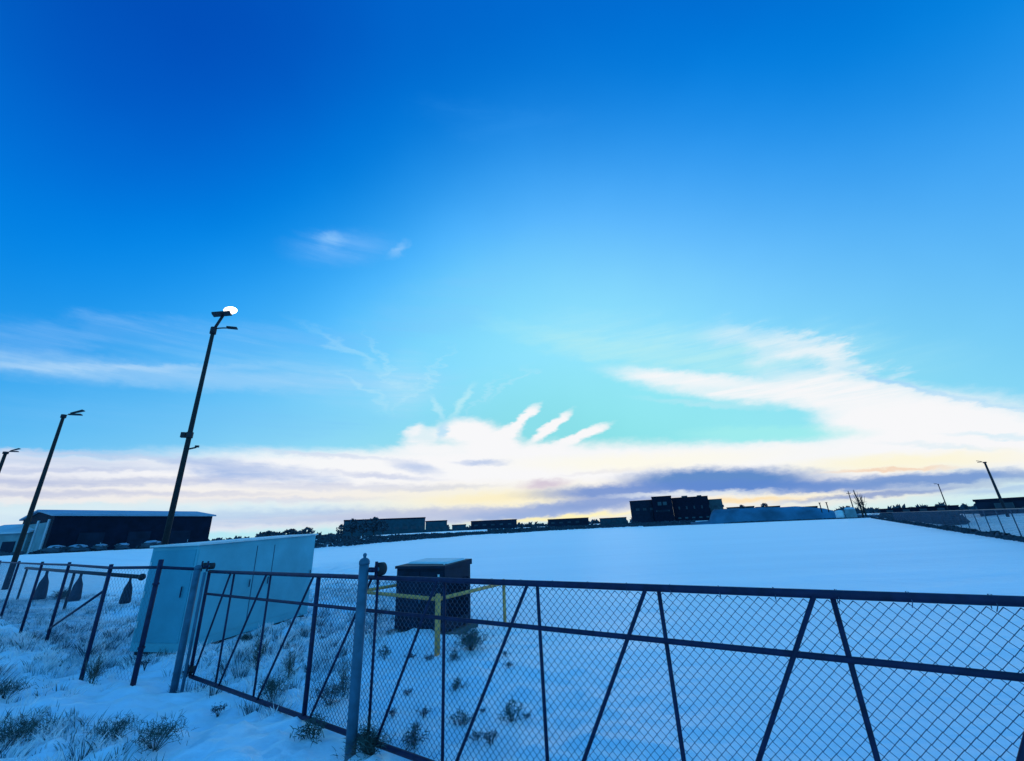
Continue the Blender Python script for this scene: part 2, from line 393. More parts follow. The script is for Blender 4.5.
# ------------------------------------------------------------------ mesh helpers
class MB:
    def __init__(s): s.v = []; s.f = []
    def box(s, c, size, ax=(1, 0, 0), ay=(0, 1, 0), az_=(0, 0, 1)):
        c = Vector(c); ax = Vector(ax) * size[0] / 2; ay = Vector(ay) * size[1] / 2; az_ = Vector(az_) * size[2] / 2
        i = len(s.v)
        for sz in (-1, 1):
            for sx, sy in ((-1, -1), (1, -1), (1, 1), (-1, 1)):
                s.v.append(c + ax * sx + ay * sy + az_ * sz)
        s.f += [(i + 3, i + 2, i + 1, i), (i + 4, i + 5, i + 6, i + 7)] + [(i + k, i + (k + 1) % 4, i + 4 + (k + 1) % 4, i + 4 + k) for k in range(4)]
        return s
    def hull(s, bottom, top):
        i = len(s.v); n = len(bottom)
        s.v += [Vector(p) for p in bottom] + [Vector(p) for p in top]
        s.f.append(tuple(i + k for k in range(n - 1, -1, -1))); s.f.append(tuple(i + n + k for k in range(n)))
        for k in range(n): s.f.append((i + k, i + (k + 1) % n, i + n + (k + 1) % n, i + n + k))
        return s
    def tube(s, pts, r, n=8, r2=None, caps=True):
        pts = [Vector(p) for p in pts]; m = len(pts); i0 = len(s.v)
        ref = None
        for k, p in enumerate(pts):
            d = (pts[min(k + 1, m - 1)] - pts[max(k - 1, 0)]).normalized()
            if ref is None:
                ref = d.orthogonal().normalized() if abs(d.z) > .9 else d.cross(Vector((0, 0, 1))).normalized()
            u = (ref - d * ref.dot(d)).normalized(); w = d.cross(u)
            rr_ = r if r2 is None else r + (r2 - r) * k / (m - 1)
            for j in range(n):
                a = 2 * math.pi * j / n
                s.v.append(p + (u * math.cos(a) + w * math.sin(a)) * rr_)
        for k in range(m - 1):
            for j in range(n):
                a = i0 + k * n + j; b = i0 + k * n + (j + 1) % n
                s.f.append((a, b, b + n, a + n))
        if caps:
            s.f.append(tuple(i0 + j for j in range(n - 1, -1, -1))); s.f.append(tuple(i0 + (m - 1) * n + j for j in range(n)))
        return s
    def ball(s, c, r, sc=(1, 1, 1), nu=10, nv=7, jit=0.0):
        c = Vector(c); i0 = len(s.v)
        for a in range(nv + 1):
            th = math.pi * a / nv
            for b in range(nu):
                ph = 2 * math.pi * b / nu
                p = Vector((math.sin(th) * math.cos(ph), math.sin(th) * math.sin(ph), math.cos(th)))
                k = 1 + jit * noise.noise(p * 2.3 + c * 1.7) * 2
                s.v.append(c + Vector((p.x * sc[0], p.y * sc[1], p.z * sc[2])) * r * k)
        for a in range(nv):
            for b in range(nu):
                q = i0 + a * nu + b; w = i0 + a * nu + (b + 1) % nu
                s.f.append((q, q + nu, w + nu, w))
        return s
    def blade(s, base, tip, w):
        base = Vector(base); tip = Vector(tip); d = tip - base
        side = d.cross(Vector((random.uniform(-1, 1), random.uniform(-1, 1), .1))).normalized() * w
        i = len(s.v); mid = base + d * .55 + Vector((0, 0, d.length * .08))
        s.v += [base - side, base + side, mid + side * .8, mid - side * .8, tip]
        s.f += [(i, i + 1, i + 2, i + 3), (i + 3, i + 2, i + 4)]
        return s
    def build(s, name, m, parent=None, loc=None, smooth_=False):
        o0 = Vector(loc) if loc is not None else Vector((0, 0, 0))
        me = bpy.data.meshes.new(name)
        me.from_pydata([tuple(v - o0) for v in s.v], [], s.f); me.update()
        if smooth_:
            for p in me.polygons: p.use_smooth = True
        me.materials.append(m)
        o = bpy.data.objects.new(name, me); COL.objects.link(o)
        if parent is not None: o.parent = parent
        elif loc is not None: o.location = o0
        return o
class Thing:
    """an Empty at the base; parts are given in world coordinates"""
    def __init__(s, name, label, cat, loc, group=None):
        s.loc = Vector(loc); s.o = bpy.data.objects.new(name, None); COL.objects.link(s.o)
        s.o.empty_display_size = .2; s.o.location = s.loc; tag(s.o, label, cat, group)
    def part(s, name, mb, m, smooth_=False, under=None, label=None):
        o = mb.build(name, m, under or s.o, s.loc, smooth_)
        if label: o['label'] = label
        return o
def tag(o, label=None, cat=None, group=None, kind=None):
    for k, v in (('label', label), ('category', cat), ('group', group), ('kind', kind)):
        if v: o[k] = v
    return o
def copy_tree(o, parent=None):
    c = o.copy(); COL.objects.link(c)
    if parent: c.parent = parent
    for ch in list(o.children): copy_tree(ch, c)
    return c
def sm(a, b, x):
    t = max(0, min(1, (x - a) / (b - a))); return t * t * (3 - 2 * t)
def interp(x, tab):
    if x <= tab[0][0]: return tab[0][1]
    for (a, va), (b, vb) in zip(tab, tab[1:]):
        if x <= b: return va + (vb - va) * (x - a) / (b - a)
    return tab[-1][1]

# ------------------------------------------------------------------ ground
EDGE = [(-70, 60), (-45, 62), (-24, 76), (-12, 130), (-2, 215), (5, 250), (45, 256), (60, 260)]
RISE = [(-70, 1.5), (-30, 1.6), (-5, 2.6), (10, 3.2), (28, 2.4), (45, 1.0), (60, .8)]
def field_mask(x, y):       # 1 on the smooth field beyond the gate
    d = (x + 2.0) * .62 + (y - 9.5) * .25
    return sm(-1.5, 2.5, d)
def height(x, y):
    r = math.hypot(x, y); a = math.degrees(math.atan2(x, y)) if r > .01 else 0
    if y < 0 and abs(a) > 75: a = math.copysign(75, a)
    h = 0.0
    e = interp(a, EDGE)
    h += interp(a, RISE) * sm(e, e * 1.45, r)
    near = 1 - sm(25, 60, r)
    f = field_mask(x, y)
    if near > 0:
        rough = (1 - f) * near * 1.7
        h += rough * (.07 * noise.noise(Vector((x * .55, y * .55, 1.3))) + .05 * noise.noise(Vector((x * 1.7, y * 1.7, 4.1)))
                      + .055 * noise.noise(Vector((x * 4.5, y * 4.5, 7.7))) + .032 * noise.noise(Vector((x * 11, y * 11, 2.2))))
        h += near * f * (.025 * noise.noise(Vector((x * .5, y * .9, 8.3))))
        # drift running in front of the gate on the left, and the hump in front of the cabinet
        h += .10 * math.exp(-(((x + 3.6) / 1.5) ** 2 + ((y - 5.2) / .5) ** 2))
        h += .24 * math.exp(-(((x + 2.35) / .85) ** 2 + ((y - 9.35) / .5) ** 2))
        h += .30 * math.exp(-(((x + 9.0) / 1.6) ** 2 + ((y - 6.6) / .9) ** 2)) * near
    h -= .15 * math.exp(-(((x + 5.3) / .7) ** 2 + ((y - 7.3) / .6) ** 2))
    # bank on the right, behind the long fence
    q = (x - 62.4) * .788 - (y - 67) * .616            # metres to the right of the long fence
    h += 1.3 * sm(3, 22, q) * (1 - sm(200, 260, r)) * (1 if y > -20 else 0)
    return h

def axis_coords(lo, hi, d0, g, c):
    out = [c]; d = d0; x = c
    while x < hi: x += d; out.append(x); d = d0 if abs(x - c) < 9 else d * g
    d = d0; x = c
    while x > lo: x -= d; out.append(x); d = d0 if abs(x - c) < 9 else d * g
    return sorted(out)
xs = axis_coords(-3500, 3500, .085, 1.055, -4.0)
ys = axis_coords(-600, 4500, .085, 1.055, 8.0)
g = MB(); nx = len(xs)
for y in ys:
    for x in xs: g.v.append(Vector((x, y, height(x, y))))
for j in range(len(ys) - 1):
    for i in range(nx - 1):
        a = j * nx + i; g.f.append((a, a + 1, a + nx + 1, a + nx))
ground = g.build('snow_ground', m_snow, smooth_=True)
ground['kind'] = 'structure'

# ------------------------------------------------------------------ sliding gate
GA = R(33.75); GB = 3.3
gn = Vector((math.sin(GA), math.cos(GA), 0)); gd = Vector((math.cos(GA), -math.sin(GA), 0))
def gp(s, z, off=0.0): return gn * (GB + off) + gd * s + Vector((0, 0, z))
ZT, ZM, ZB = 1.555, 1.225, .085
VS = [-7.56, -6.46, -5.28, -4.13, -3.12, -2.045, -1.02, 0.0, .98, 2.05, 3.12, 4.2]
gate = Thing('sliding_gate', 'long dark steel sliding gate with slanting braces, crossing the foreground to the right edge', 'gate', gp(-4, 0))
gate.part('top_rail', MB().tube([gp(-8.45, ZT), gp(4.28, ZT)], .025, 12), m_steel, True)
gate.part('middle_rail', MB().tube([gp(-8.42, ZM, -.002), gp(4.25, ZM, -.002)], .0185, 12), m_steel, True)
gate.part('bottom_rail', MB().tube([gp(-8.42, ZB), gp(4.28, ZB)], .026, 12), m_steel, True)
gate.part('end_frame', MB().tube([gp(-8.44, ZB), gp(-8.44, ZT)], .024, 10), m_steel, True)
gate.part('end_frame', MB().tube([gp(4.27, ZB), gp(4.27, ZT)], .024, 10), m_steel, True)
for i, s in enumerate(VS):
    r = .028 if i == 2 else .0145
    gate.part('upright', MB().tube([gp(s, ZB, .004), gp(s, ZT, .004)], r, 10), m_steel, True)
prev = -8.44
for s in VS:
    gate.part('brace', MB().tube([gp(prev + .13, ZB, -.012), gp(s - .085, ZT, -.012)], .014, 10), m_steel, True)
    prev = s
def chain_link(s0, s1, z0, z1, pfun, pitch=.061, r=.0021, n=3, depth=.004):
    mb = MB(); rows = int((z1 - z0) / (pitch / 2)); k = 0; s = s0
    hz = (z1 - z0) / rows
    while s < s1:
        pts = []
        for j in range(rows + 1):
            side = 1 if (j + k) % 2 else -1
            wob_ = noise.noise(Vector((s * 3, j * .3, 1))) * .0025
            pts.append(pfun(s + side * (pitch / 4 + .0006) + wob_, z0 + j * hz, depth * (1 if (j + k) % 2 else -1)))
        mb.tube(pts, r, n, caps=False)
        s += pitch / 2; k += 1
    return mb
gate.part('chain_link_mesh', chain_link(-5.26, 4.25, ZB + .01, ZT - .035, lambda s, z, o: gp(s, z, o + .045), r=.0029), m_wire)
for k in range(30):      # tie wires on the top rail
    s = -5.1 + k * .32
    gate.part('tie_wire', MB().tube([gp(s, ZT - .045, .05), gp(s, ZT + .026, .022), gp(s + .008, ZT + .028, -.008), gp(s + .01, ZT - .02, -.026), gp(s + .004, ZT - .05, .0)], .0022, 4), m_wire)

# posts that carry the gate
def post(label, name, s, off, top, r, zb=-.15):
    t = Thing(name, label, 'post', gp(s, 0, off))
    t.part('pipe', MB().tube([gp(s, zb, off), gp(s, top, off)], r, 16), m_galv, True)
    cap = MB().ball(gp(s, top, off), r * 1.08, (1, 1, .7), 14, 6)
    cap.tube([gp(s, top - .03, off), gp(s, top + .006, off)], r * 1.1, 16)
    t.part('cap', cap, m_galv, True)
    return t
bp_ = post('thick grey steel gate post standing in front of the gate left of the dark cabinet', 'gate_post', -4.18, -.155, 1.735, .052)
fin = MB().tube([gp(-4.18, 1.75, -.155), gp(-4.18, 1.80, -.155)], .016, 10); fin.ball(gp(-4.18, 1.80, -.155), .022)
bp_.part('bolt', fin, m_galv, True)
def roller(t, s, z, off_post, rad=.055):
    w = MB().tube([gp(s, z, -.035), gp(s, z, .035)], rad, 18)
    o = t.part('roller', w, m_black, True)
    t.part('hub', MB().tube([gp(s, z, -.05), gp(s, z, .05)], rad * .35, 10), m_galv, True, under=o)
    b = MB().box(gp(s, z, -.06), (.03, .018, .16), gd, gn)
    b.tube([gp(s, z, off_post), gp(s, z, -.045)], .014, 8)
    t.part('bracket', b, m_steel)
roller(bp_, -4.09, ZT + .029 + .062, -.155, .068)
roller(bp_, -4.10, ZB - .029 - .05, -.155, .05)
sb = MB().box(gp(-4.17, ZT + .09, -.10), (.20, .03, .05), gd, gn)
bp_.part('bracket', sb, m_steel)
p2 = post('slim grey steel roller post at the left end of the gate, beside the white cabinet', 'gate_post', -8.60, -.12, 1.63, .05)
roller(p2, -8.62, ZT + .085, -.12, .05); roller(p2, -8.40, ZT + .085, -.12, .05); roller(p2, -8.40, ZB + .085, -.12, .05)
p2.part('brace_pipe', MB().tube([gp(-8.33, -.1, -.11), gp(-8.33, ZT, -.11)], .022, 12), m_galv, True)

# ------------------------------------------------------------------ fence on the left
LP = [Vector((-5.95, 7.32, 0)), Vector((-7.35, 7.95, 0)), Vector((-10.7, 10.47, 0)), Vector((-13.07, 12.05, 0)), Vector((-16.4, 14.4, 0)), Vector((-20.0, 16.9, 0)), Vector((-24, 19.6, 0))]
lf = Thing('chain_link_fence', 'low chain link fence running off to the left edge past the white cabinet', 'fence', LP[0])
for k, p in enumerate(LP):
    lf.part('post', MB().tube([p + Vector((0, 0, -.1)), p + Vector((0, 0, 1.72 if k else 1.78))], (.036 if k == 0 else .030), 12), m_steel, True)
mid_l = MB().tube([gp(-8.6, 1.60, -.12)] + [p + Vector((0, 0, 1.66)) for p in LP], .024, 10)
lf.part('top_rail', mid_l, m_steel, True)
lmb = MB()
for a, b in zip(LP, LP[1:]):
    d = (b - a); ln_ = d.length; d.normalize(); nn = Vector((-d.y, d.x, 0))
    c = chain_link(0, ln_, .05, 1.63, lambda s, z, o: a + d * s + nn * (o - .03) + Vector((0, 0, z)), pitch=.10, r=.0013)
    i = len(lmb.v); lmb.v += c.v; lmb.f += [tuple(q + i for q in f) for f in c.f]
lf.part('chain_link_mesh', lmb, m_wire)
for z in (.5, 1.4): lf.part('tension_band', MB().tube([LP[0] + Vector((0, 0, z)), LP[0] + Vector((0, 0, z + .03))], .048, 14), m_steel)
lf.part('brace', MB().tube([LP[1] + Vector((0, 0, 1.3)), LP[2] + Vector((0, 0, .35))], .022, 10), m_steel, True)

# pipe rail with weights behind the fence
pa, pb = gnd(142, 577, 1.2), gnd(26, 568, 1.28)
pr_ = Thing('pipe_rail', 'horizontal dark pipe with a rounded end on short legs, behind the left fence', 'pipe rail', (pa.x, pa.y, 0))
pr_.part('pipe', MB().tube([pa, pb], .055, 12).ball(pa, .09), m_polem, True)
for tt in (.45, .98):
    q = pa.lerp(pb, tt)
    pr_.part('leg', MB().tube([Vector((q.x, q.y, -.1)), q], .04, 10), m_polem, True)
bag_lab = ['dark weight bag hanging nearest the rounded end of the pipe rail', 'dark weight bag hanging in the middle of the pipe rail', 'small dark weight bag hanging at the far left of the pipe rail']
for (x, y), lab in zip([(131, 576.5), (82, 572), (48, 569.5)], bag_lab):
    d = pb - pa
    best = min((k / 400 for k in range(401)), key=lambda k: abs(math.atan2((pa + d * k).x, (pa + d * k).y) - math.atan2(ray(x, y).x, ray(x, y).y)))
    q = pa + d * best; k = math.hypot(q.x, q.y) / 17 * .60
    t = Thing('weight_bag', lab, 'bag', q + Vector((0, 0, -1.0 * k)), 'weight bags hanging from the pipe rail')
    t.part('strap', MB().tube([q + Vector((0, 0, .05)), q + Vector((0, 0, -.35 * k))], .05 * k, 8), m_bag, True)
    b = MB()
    prof = [(-.22, .06), (-.36, .11), (-.50, .17), (-.80, .21), (-1.10, .24), (-1.16, .20)]
    i0 = len(b.v)
    for z, r in prof:
        for j in range(12):
            a = j * math.pi / 6; b.v.append(q + Vector((math.cos(a) * r * k, math.sin(a) * r * k * .8, z * k)))
    for a_ in range(len(prof) - 1):
        for j in range(12):
            b.f.append((i0 + a_ * 12 + j, i0 + a_ * 12 + (j + 1) % 12, i0 + (a_ + 1) * 12 + (j + 1) % 12, i0 + (a_ + 1) * 12 + j))
    b.f.append(tuple(i0 + len(prof) * 12 - 12 + j for j in range(12)))
    t.part('sack', b, m_bag, True)

# ------------------------------------------------------------------ white equipment cabinet
C0 = Vector((-6.66, 9.10, 0)); ux = Vector((-.970, .243, 0)); uy = Vector((.175, .985, 0)).normalized()
def cp(a, b, z): return C0 + ux * a + uy * b + Vector((0, 0, z))
WA, WB, HA = 1.25, 3.8, 1.96
cab = Thing('equipment_cabinet', 'large off-white steel equipment cabinet standing behind the left end of the gate', 'cabinet', cp(WA / 2, WB / 2, 0))
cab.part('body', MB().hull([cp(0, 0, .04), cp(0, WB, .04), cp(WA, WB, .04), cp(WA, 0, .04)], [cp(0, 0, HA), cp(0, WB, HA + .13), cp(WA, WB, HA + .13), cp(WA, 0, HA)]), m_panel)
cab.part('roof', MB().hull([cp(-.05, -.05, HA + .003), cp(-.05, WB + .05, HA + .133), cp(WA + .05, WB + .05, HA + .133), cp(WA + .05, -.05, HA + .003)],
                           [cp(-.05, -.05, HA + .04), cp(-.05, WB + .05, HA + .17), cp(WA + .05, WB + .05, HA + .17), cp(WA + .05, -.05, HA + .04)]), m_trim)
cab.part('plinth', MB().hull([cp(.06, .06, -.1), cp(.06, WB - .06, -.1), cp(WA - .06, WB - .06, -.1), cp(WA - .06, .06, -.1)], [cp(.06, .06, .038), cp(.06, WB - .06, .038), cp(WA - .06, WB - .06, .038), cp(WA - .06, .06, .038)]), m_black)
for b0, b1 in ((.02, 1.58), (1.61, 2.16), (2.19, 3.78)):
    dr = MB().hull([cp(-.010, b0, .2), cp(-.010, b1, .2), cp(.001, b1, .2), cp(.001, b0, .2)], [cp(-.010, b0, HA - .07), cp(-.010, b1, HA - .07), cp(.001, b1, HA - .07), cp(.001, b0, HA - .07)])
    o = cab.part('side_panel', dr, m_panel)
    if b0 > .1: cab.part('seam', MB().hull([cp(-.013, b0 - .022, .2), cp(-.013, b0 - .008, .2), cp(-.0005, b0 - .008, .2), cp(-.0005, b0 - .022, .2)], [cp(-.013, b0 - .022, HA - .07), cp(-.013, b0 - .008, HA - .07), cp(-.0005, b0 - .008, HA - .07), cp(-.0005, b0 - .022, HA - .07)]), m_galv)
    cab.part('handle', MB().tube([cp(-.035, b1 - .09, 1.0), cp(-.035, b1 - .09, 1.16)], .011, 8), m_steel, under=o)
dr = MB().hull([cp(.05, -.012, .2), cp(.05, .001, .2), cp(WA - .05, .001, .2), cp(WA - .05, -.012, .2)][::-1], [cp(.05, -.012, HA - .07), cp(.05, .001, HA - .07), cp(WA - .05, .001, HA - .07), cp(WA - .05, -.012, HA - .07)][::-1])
o = cab.part('door', dr, m_panel_shade)
cab.part('handle', MB().tube([cp(.2, -.04, 1.0), cp(.2, -.04, 1.2)], .012, 8), m_steel, under=o)
for z in (.45, 1.0, 1.55):
    cab.part('hinge', MB().tube([cp(WA - .06, -.02, z), cp(WA - .06, -.02, z + .12)], .014, 8), m_trim, under=o)

# ------------------------------------------------------------------ transformer
T0 = Vector((-1.60, 9.47, 0)); tx = Vector((-.905, .425, 0)).normalized(); ty = Vector((.425, .905, 0)).normalized()
def tp(a, b, z): return T0 + tx * a + ty * b + Vector((0, 0, z))
TA, TB, TH = 1.28, 1.02, 1.34
tr = Thing('transformer_cabinet', 'dark box-shaped ground transformer with light top edge behind yellow guard pipes', 'transformer', tp(TA / 2, TB / 2, 0))
def tbox(a0, a1, b0, b1, z0, z1, z2=None):
    z2 = z1 if z2 is None else z2
    return MB().hull([tp(a0, b0, z0), tp(a0, b1, z0), tp(a1, b1, z0), tp(a1, b0, z0)], [tp(a0, b0, z1), tp(a0, b1, z2), tp(a1, b1, z2), tp(a1, b0, z1)])
tr.part('pad', tbox(-.12, TA + .12, -.12, TB + .12, -.1, .08), m_conc)
tr.part('body', tbox(0, TA, 0, TB, .102, TH - .06, TH), m_trans)
tr.part('lid', tbox(-.03, TA + .03, -.04, TB + .03, TH - .058, TH - .005, TH + .055), m_trans)
d1 = tr.part('door', tbox(.03, .63, -.014, .001, .16, TH - .12), m_trans)
d2 = tr.part('door', tbox(.65, TA - .03, -.014, .001, .16, TH - .12), m_trans)
tr.part('handle', tbox(.60, .625, -.05, -.016, .62, .80), m_galv, under=d1)
tr.part('nameplate', tbox(.12, .17, -.018, -.0145, TH - .22, TH - .17), m_trim, under=d1)
fins = MB()
for k in range(9):
    b = .14 + k * .09
    q = tbox(-.05, -.001, b, b + .012, .3, TH - .3); i = len(fins.v); fins.v += q.v; fins.f += [tuple(w + i for w in f) for f in q.f]
tr.part('cooling_fins', fins, m_trans)
tr.part('bolt', MB().ball(tp(.10, .12, TH + .012), .02), m_trim)
glint = MB().hull([tp(.1, .25, TH + .012), tp(.06, TB - .1, TH + .052), tp(TA - .05, TB - .05, TH + .055), tp(TA - .03, .3, TH + .018)], [tp(.15, .3, TH + .05), tp(.1, TB - .15, TH + .085), tp(TA - .1, TB - .1, TH + .09), tp(TA - .08, .34, TH + .055)])
tr.part('snow_or_glint_cap', glint, m_trim)  # pale sheet painting the bright horizon's reflection onto the lid

# yellow guard rail
Y0 = Vector((-1.53, 8.36, 0)); YL = Vector((-3.55, 9.95, 0)); YR = Vector((-.40, 10.30, 0))
yr = Thing('guard_rail', 'yellow pipe guard rail bent round the corner of the dark transformer', 'guard rail', Y0)
for p, r in ((Y0, .05), (YL, .04), (YR, .036)):
    yr.part('post', MB().tube([p + Vector((0, 0, -.1)), p + Vector((0, 0, .93))], r, 14).ball(p + Vector((0, 0, .93)), r, (1, 1, .5)), m_yellow, True)
Z = Vector((0, 0, .86))
yr.part('rail', MB().tube([YL + Z, Y0 + Z], .034, 12), m_yellow, True)
yr.part('rail', MB().tube([Y0 + Z, YR + Z], .034, 12), m_yellow, True)
yr.part('rail', MB().tube([YL + Z, YL + Vector((1.25, 2.0, .86))], .034, 12), m_yellow, True)

# ------------------------------------------------------------------ light poles
def light_pole(label, base, top_h, r0, r1, lit, scale=1.0, heading=(1, .1, 0), mid_kit=False, wood=True, group='light poles'):
    base = Vector(base); t = Thing('light_pole', label, 'light pole', base, group)
    top = base + Vector((0, 0, top_h))
    t.part('pole', MB().tube([base + Vector((0, 0, -.2)), base.lerp(top, .5), top], r0, 14, r1), m_pole if wood else m_polem, True)
    hd = Vector(heading).normalized(); sd_ = hd.cross(Vector((0, 0, 1)))
    s = scale
    t.part('top_clamp', MB().tube([top + Vector((0, 0, -.30 * s)), top + Vector((0, 0, .02))], r1 * 1.7, 12), m_polem, True)
    arm = MB().tube([top + Vector((0, 0, -.05)) - hd * .12 * s, top + hd * .35 * s + Vector((0, 0, .05 * s)), top + hd * .80 * s + Vector((0, 0, .10 * s))], .032 * s, 8)
    t.part('arm', arm, m_polem, True)
    if lit:
        up_ = MB().tube([top + Vector((0, 0, -.1)), top + hd * .25 * s + Vector((0, 0, .7 * s))], .06 * s, 8)
        t.part('upper_bracket', up_, m_polem, True)
        c = top + hd * .26 * s + Vector((0, 0, .90 * s))
        ax = (hd + Vector((0, 0, .25))).normalized(); az2 = (Vector((0, 0, 1)) - ax * ax.z).normalized()
        h = t.part('lamp_housing', MB().box(c + az2 * -.12 * s - hd * .1 * s, (.75 * s, .34 * s, .10 * s), ax, sd_, az2), m_polem)
        lamp = MB(); lamp.ball(Vector((0, 0, 0)), 1, (1, 1, 1), 18, 12)
        lamp.v = [c + ax * (v.x * .28 * s + .26 * s) + sd_ * v.y * .22 * s + az2 * (v.z * .16 * s + .05 * s) for v in lamp.v]
        t.part('lit_lens', lamp, m_lamp, True, under=h)
        c2 = top + hd * .72 * s + Vector((0, 0, .10 * s))
        t.part('lamp_housing', MB().box(c2, (.42 * s, .22 * s, .05 * s), hd, sd_), m_polem)
    else:
        for rise, off in ((.42, .55), (.02, .45)):
            ax = (hd + Vector((0, 0, rise * .9))).normalized(); az2 = (Vector((0, 0, 1)) - ax * ax.z).normalized()
            c = top + hd * (off + .45) * s + Vector((0, 0, .08 + rise * .75)) * s
            h = t.part('lamp_housing', MB().hull([c + ax * a_ * s + sd_ * b_ * s - az2 * .07 * s for a_, b_ in ((-.55, -.1), (.5, -.22), (.5, .22), (-.55, .1))],
                                                 [c + ax * a_ * s + sd_ * b_ * s + az2 * .06 * s for a_, b_ in ((-.55, -.08), (.45, -.18), (.45, .18), (-.55, .08))]), m_polem)
            t.part('lens', MB().box(c + ax * .15 * s - az2 * .075 * s, (.5 * s, .26 * s, .012), ax, sd_, az2), m_glass, under=h)
    if mid_kit:
        zk = base + Vector((0, 0, top_h * mid_kit))
        t.part('junction_box', MB().box(zk - hd * .22, (.16, .16, .22), hd, sd_), m_polem)
        t.part('band', MB().tube([zk + Vector((0, 0, -.12)), zk + Vector((0, 0, .12))], r0 * 1.15, 14), m_polem)
        t.part('camera_arm', MB().tube([zk + Vector((0, 0, -.62)), zk + hd * .34 + Vector((0, 0, -.52))], .035, 8).box(zk + hd * .36 + Vector((0, 0, -.48)), (.14, .08, .08), hd, sd_), m_polem)
    return t
b1_ = at(213.5, 330, 22)
light_pole('tall dark pole with a lit floodlight on top, rising behind the white cabinet', (b1_.x, b1_.y, 0), b1_.z + .1, .115, .075, True, 1.0, (1, .35, 0), .555)
b2_ = at(64, 415, 40)
light_pole('tall dark pole with two unlit lamp heads, leaning across the left end of the barn', (b2_.x, b2_.y, 0), b2_.z, .14, .085, False, .66, (1, .35, 0))
b3_ = at(6, 452, 62)
light_pole('farthest unlit light pole, cut by the left edge of the photo', (b3_.x, b3_.y, .0), b3_.z, .17, .12, False, .62, (1, .35, 0))
b4_ = at(984.5, 462, 80)
light_pole('slender dark light pole standing on the bank at the far right', (b4_.x, b4_.y, 1.0), b4_.z - 1.0, .16, .10, False, .45, (-.6, .7, 0), False, False)
b5_ = at(938, 484, 150)
light_pole('thin distant light pole left of the far right pole', (b5_.x, b5_.y, 1.0), b5_.z - 1.0, .14, .09, False, .5, (-.6, .7, 0), False, False)

# ------------------------------------------------------------------ distant buildings
def wall_dirs(pA, pB):
    d = Vector((pB.x - pA.x, pB.y - pA.y, 0)); ln_ = d.length; d.normalize()
    n = Vector((-d.y, d.x, 0))
    if n.dot(Vector((pA.x, pA.y, 0))) < 0: n = -n
    return d, n, ln_           # along, away from camera
def win(t, org, d, n, a, z, w, h, m=None, under=None, nm='window'):
    c = org + d * a + Vector((0, 0, z)) - n * .06
    fr = t.part(nm, MB().box(c, (w, .12, h), d, n), m_mid, under=under)
    t.part('pane', MB().box(c - n * .07, (w * .86, .04, h * .84), d, n), m or m_glass, under=fr if under is None else under)

def gable_hall(label, pA, pB, zb, ze, zr, depth, mw, mr, name='barn', extra=None, cat='building'):
    d, n, ln_ = wall_dirs(pA, pB); A = Vector((pA.x, pA.y, zb)); t = Thing(name, label, cat, A)
    def P(a, b, z): return Vector((A.x, A.y, 0)) + d * a + n * b + Vector((0, 0, z))
    w = MB(); i = len(w.v)
    w.v += [P(0, 0, zb), P(ln_, 0, zb), P(ln_, depth, zb), P(0, depth, zb), P(0, 0, ze), P(ln_, 0, ze), P(ln_, depth, ze), P(0, depth, ze), P(0, depth / 2, zr - .05), P(ln_, depth / 2, zr - .05)]
    w.f += [(0, 1, 5, 4), (1, 2, 6, 9, 5), (2, 3, 7, 6), (3, 0, 4, 8, 7)]
    t.part('wall', w, mw)
    r = MB(); e = .5
    for s0, s1 in ((-e, depth / 2), (depth + e, depth / 2)):
        sl = (zr - ze) / (depth / 2); z0 = ze - sl * e
        r.hull([P(-e, s0, z0), P(ln_ + e, s0, z0), P(ln_ + e, s1, zr), P(-e, s1, zr)], [P(-e, s0, z0 + .3), P(ln_ + e, s0, z0 + .3), P(ln_ + e, s1, zr + .3), P(-e, s1, zr + .3)])
    t.part('roof', r, mr)
    return t, P, ln_, d, n

A_, B_ = at(46, 545, 110), at(208, 540, 118.5)
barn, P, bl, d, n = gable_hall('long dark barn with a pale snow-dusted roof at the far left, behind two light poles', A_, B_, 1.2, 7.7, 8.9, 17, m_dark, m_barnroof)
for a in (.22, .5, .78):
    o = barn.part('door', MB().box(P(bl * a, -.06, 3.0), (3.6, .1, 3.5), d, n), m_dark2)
    barn.part('handle', MB().box(P(bl * a + 1.5, -.15, 2.7), (.1, .06, .5), d, n), m_pale, under=o)
for b in (2.0, 7.5, 13.0):
    barn.part('pilaster', MB().box(P(-.08, b, 4.2), (.16, .9, 6.0), d, n), m_pale)
barn.part('gable_panel', MB().box(P(-.05, 4.7, 4.0), (.1, 4.2, 5.4), d, n), m_teal)
barn.part('gable_panel', MB().box(P(-.05, 10.3, 4.0), (.1, 4.2, 5.4), d, n), m_teal)
hA, hB = at(-30, 548, 125), at(24, 546, 118)
hut, P, hl, d, n = gable_hall('small pale hut with a snowy gabled roof left of the dark barn', hA, hB, 1.2, 5.3, 6.7, 9, m_teal, m_roofsnow, 'hut')
hut.part('door', MB().box(P(hl * .7, -.06, 2.5), (2.2, .1, 2.6), d, n), m_dark2)

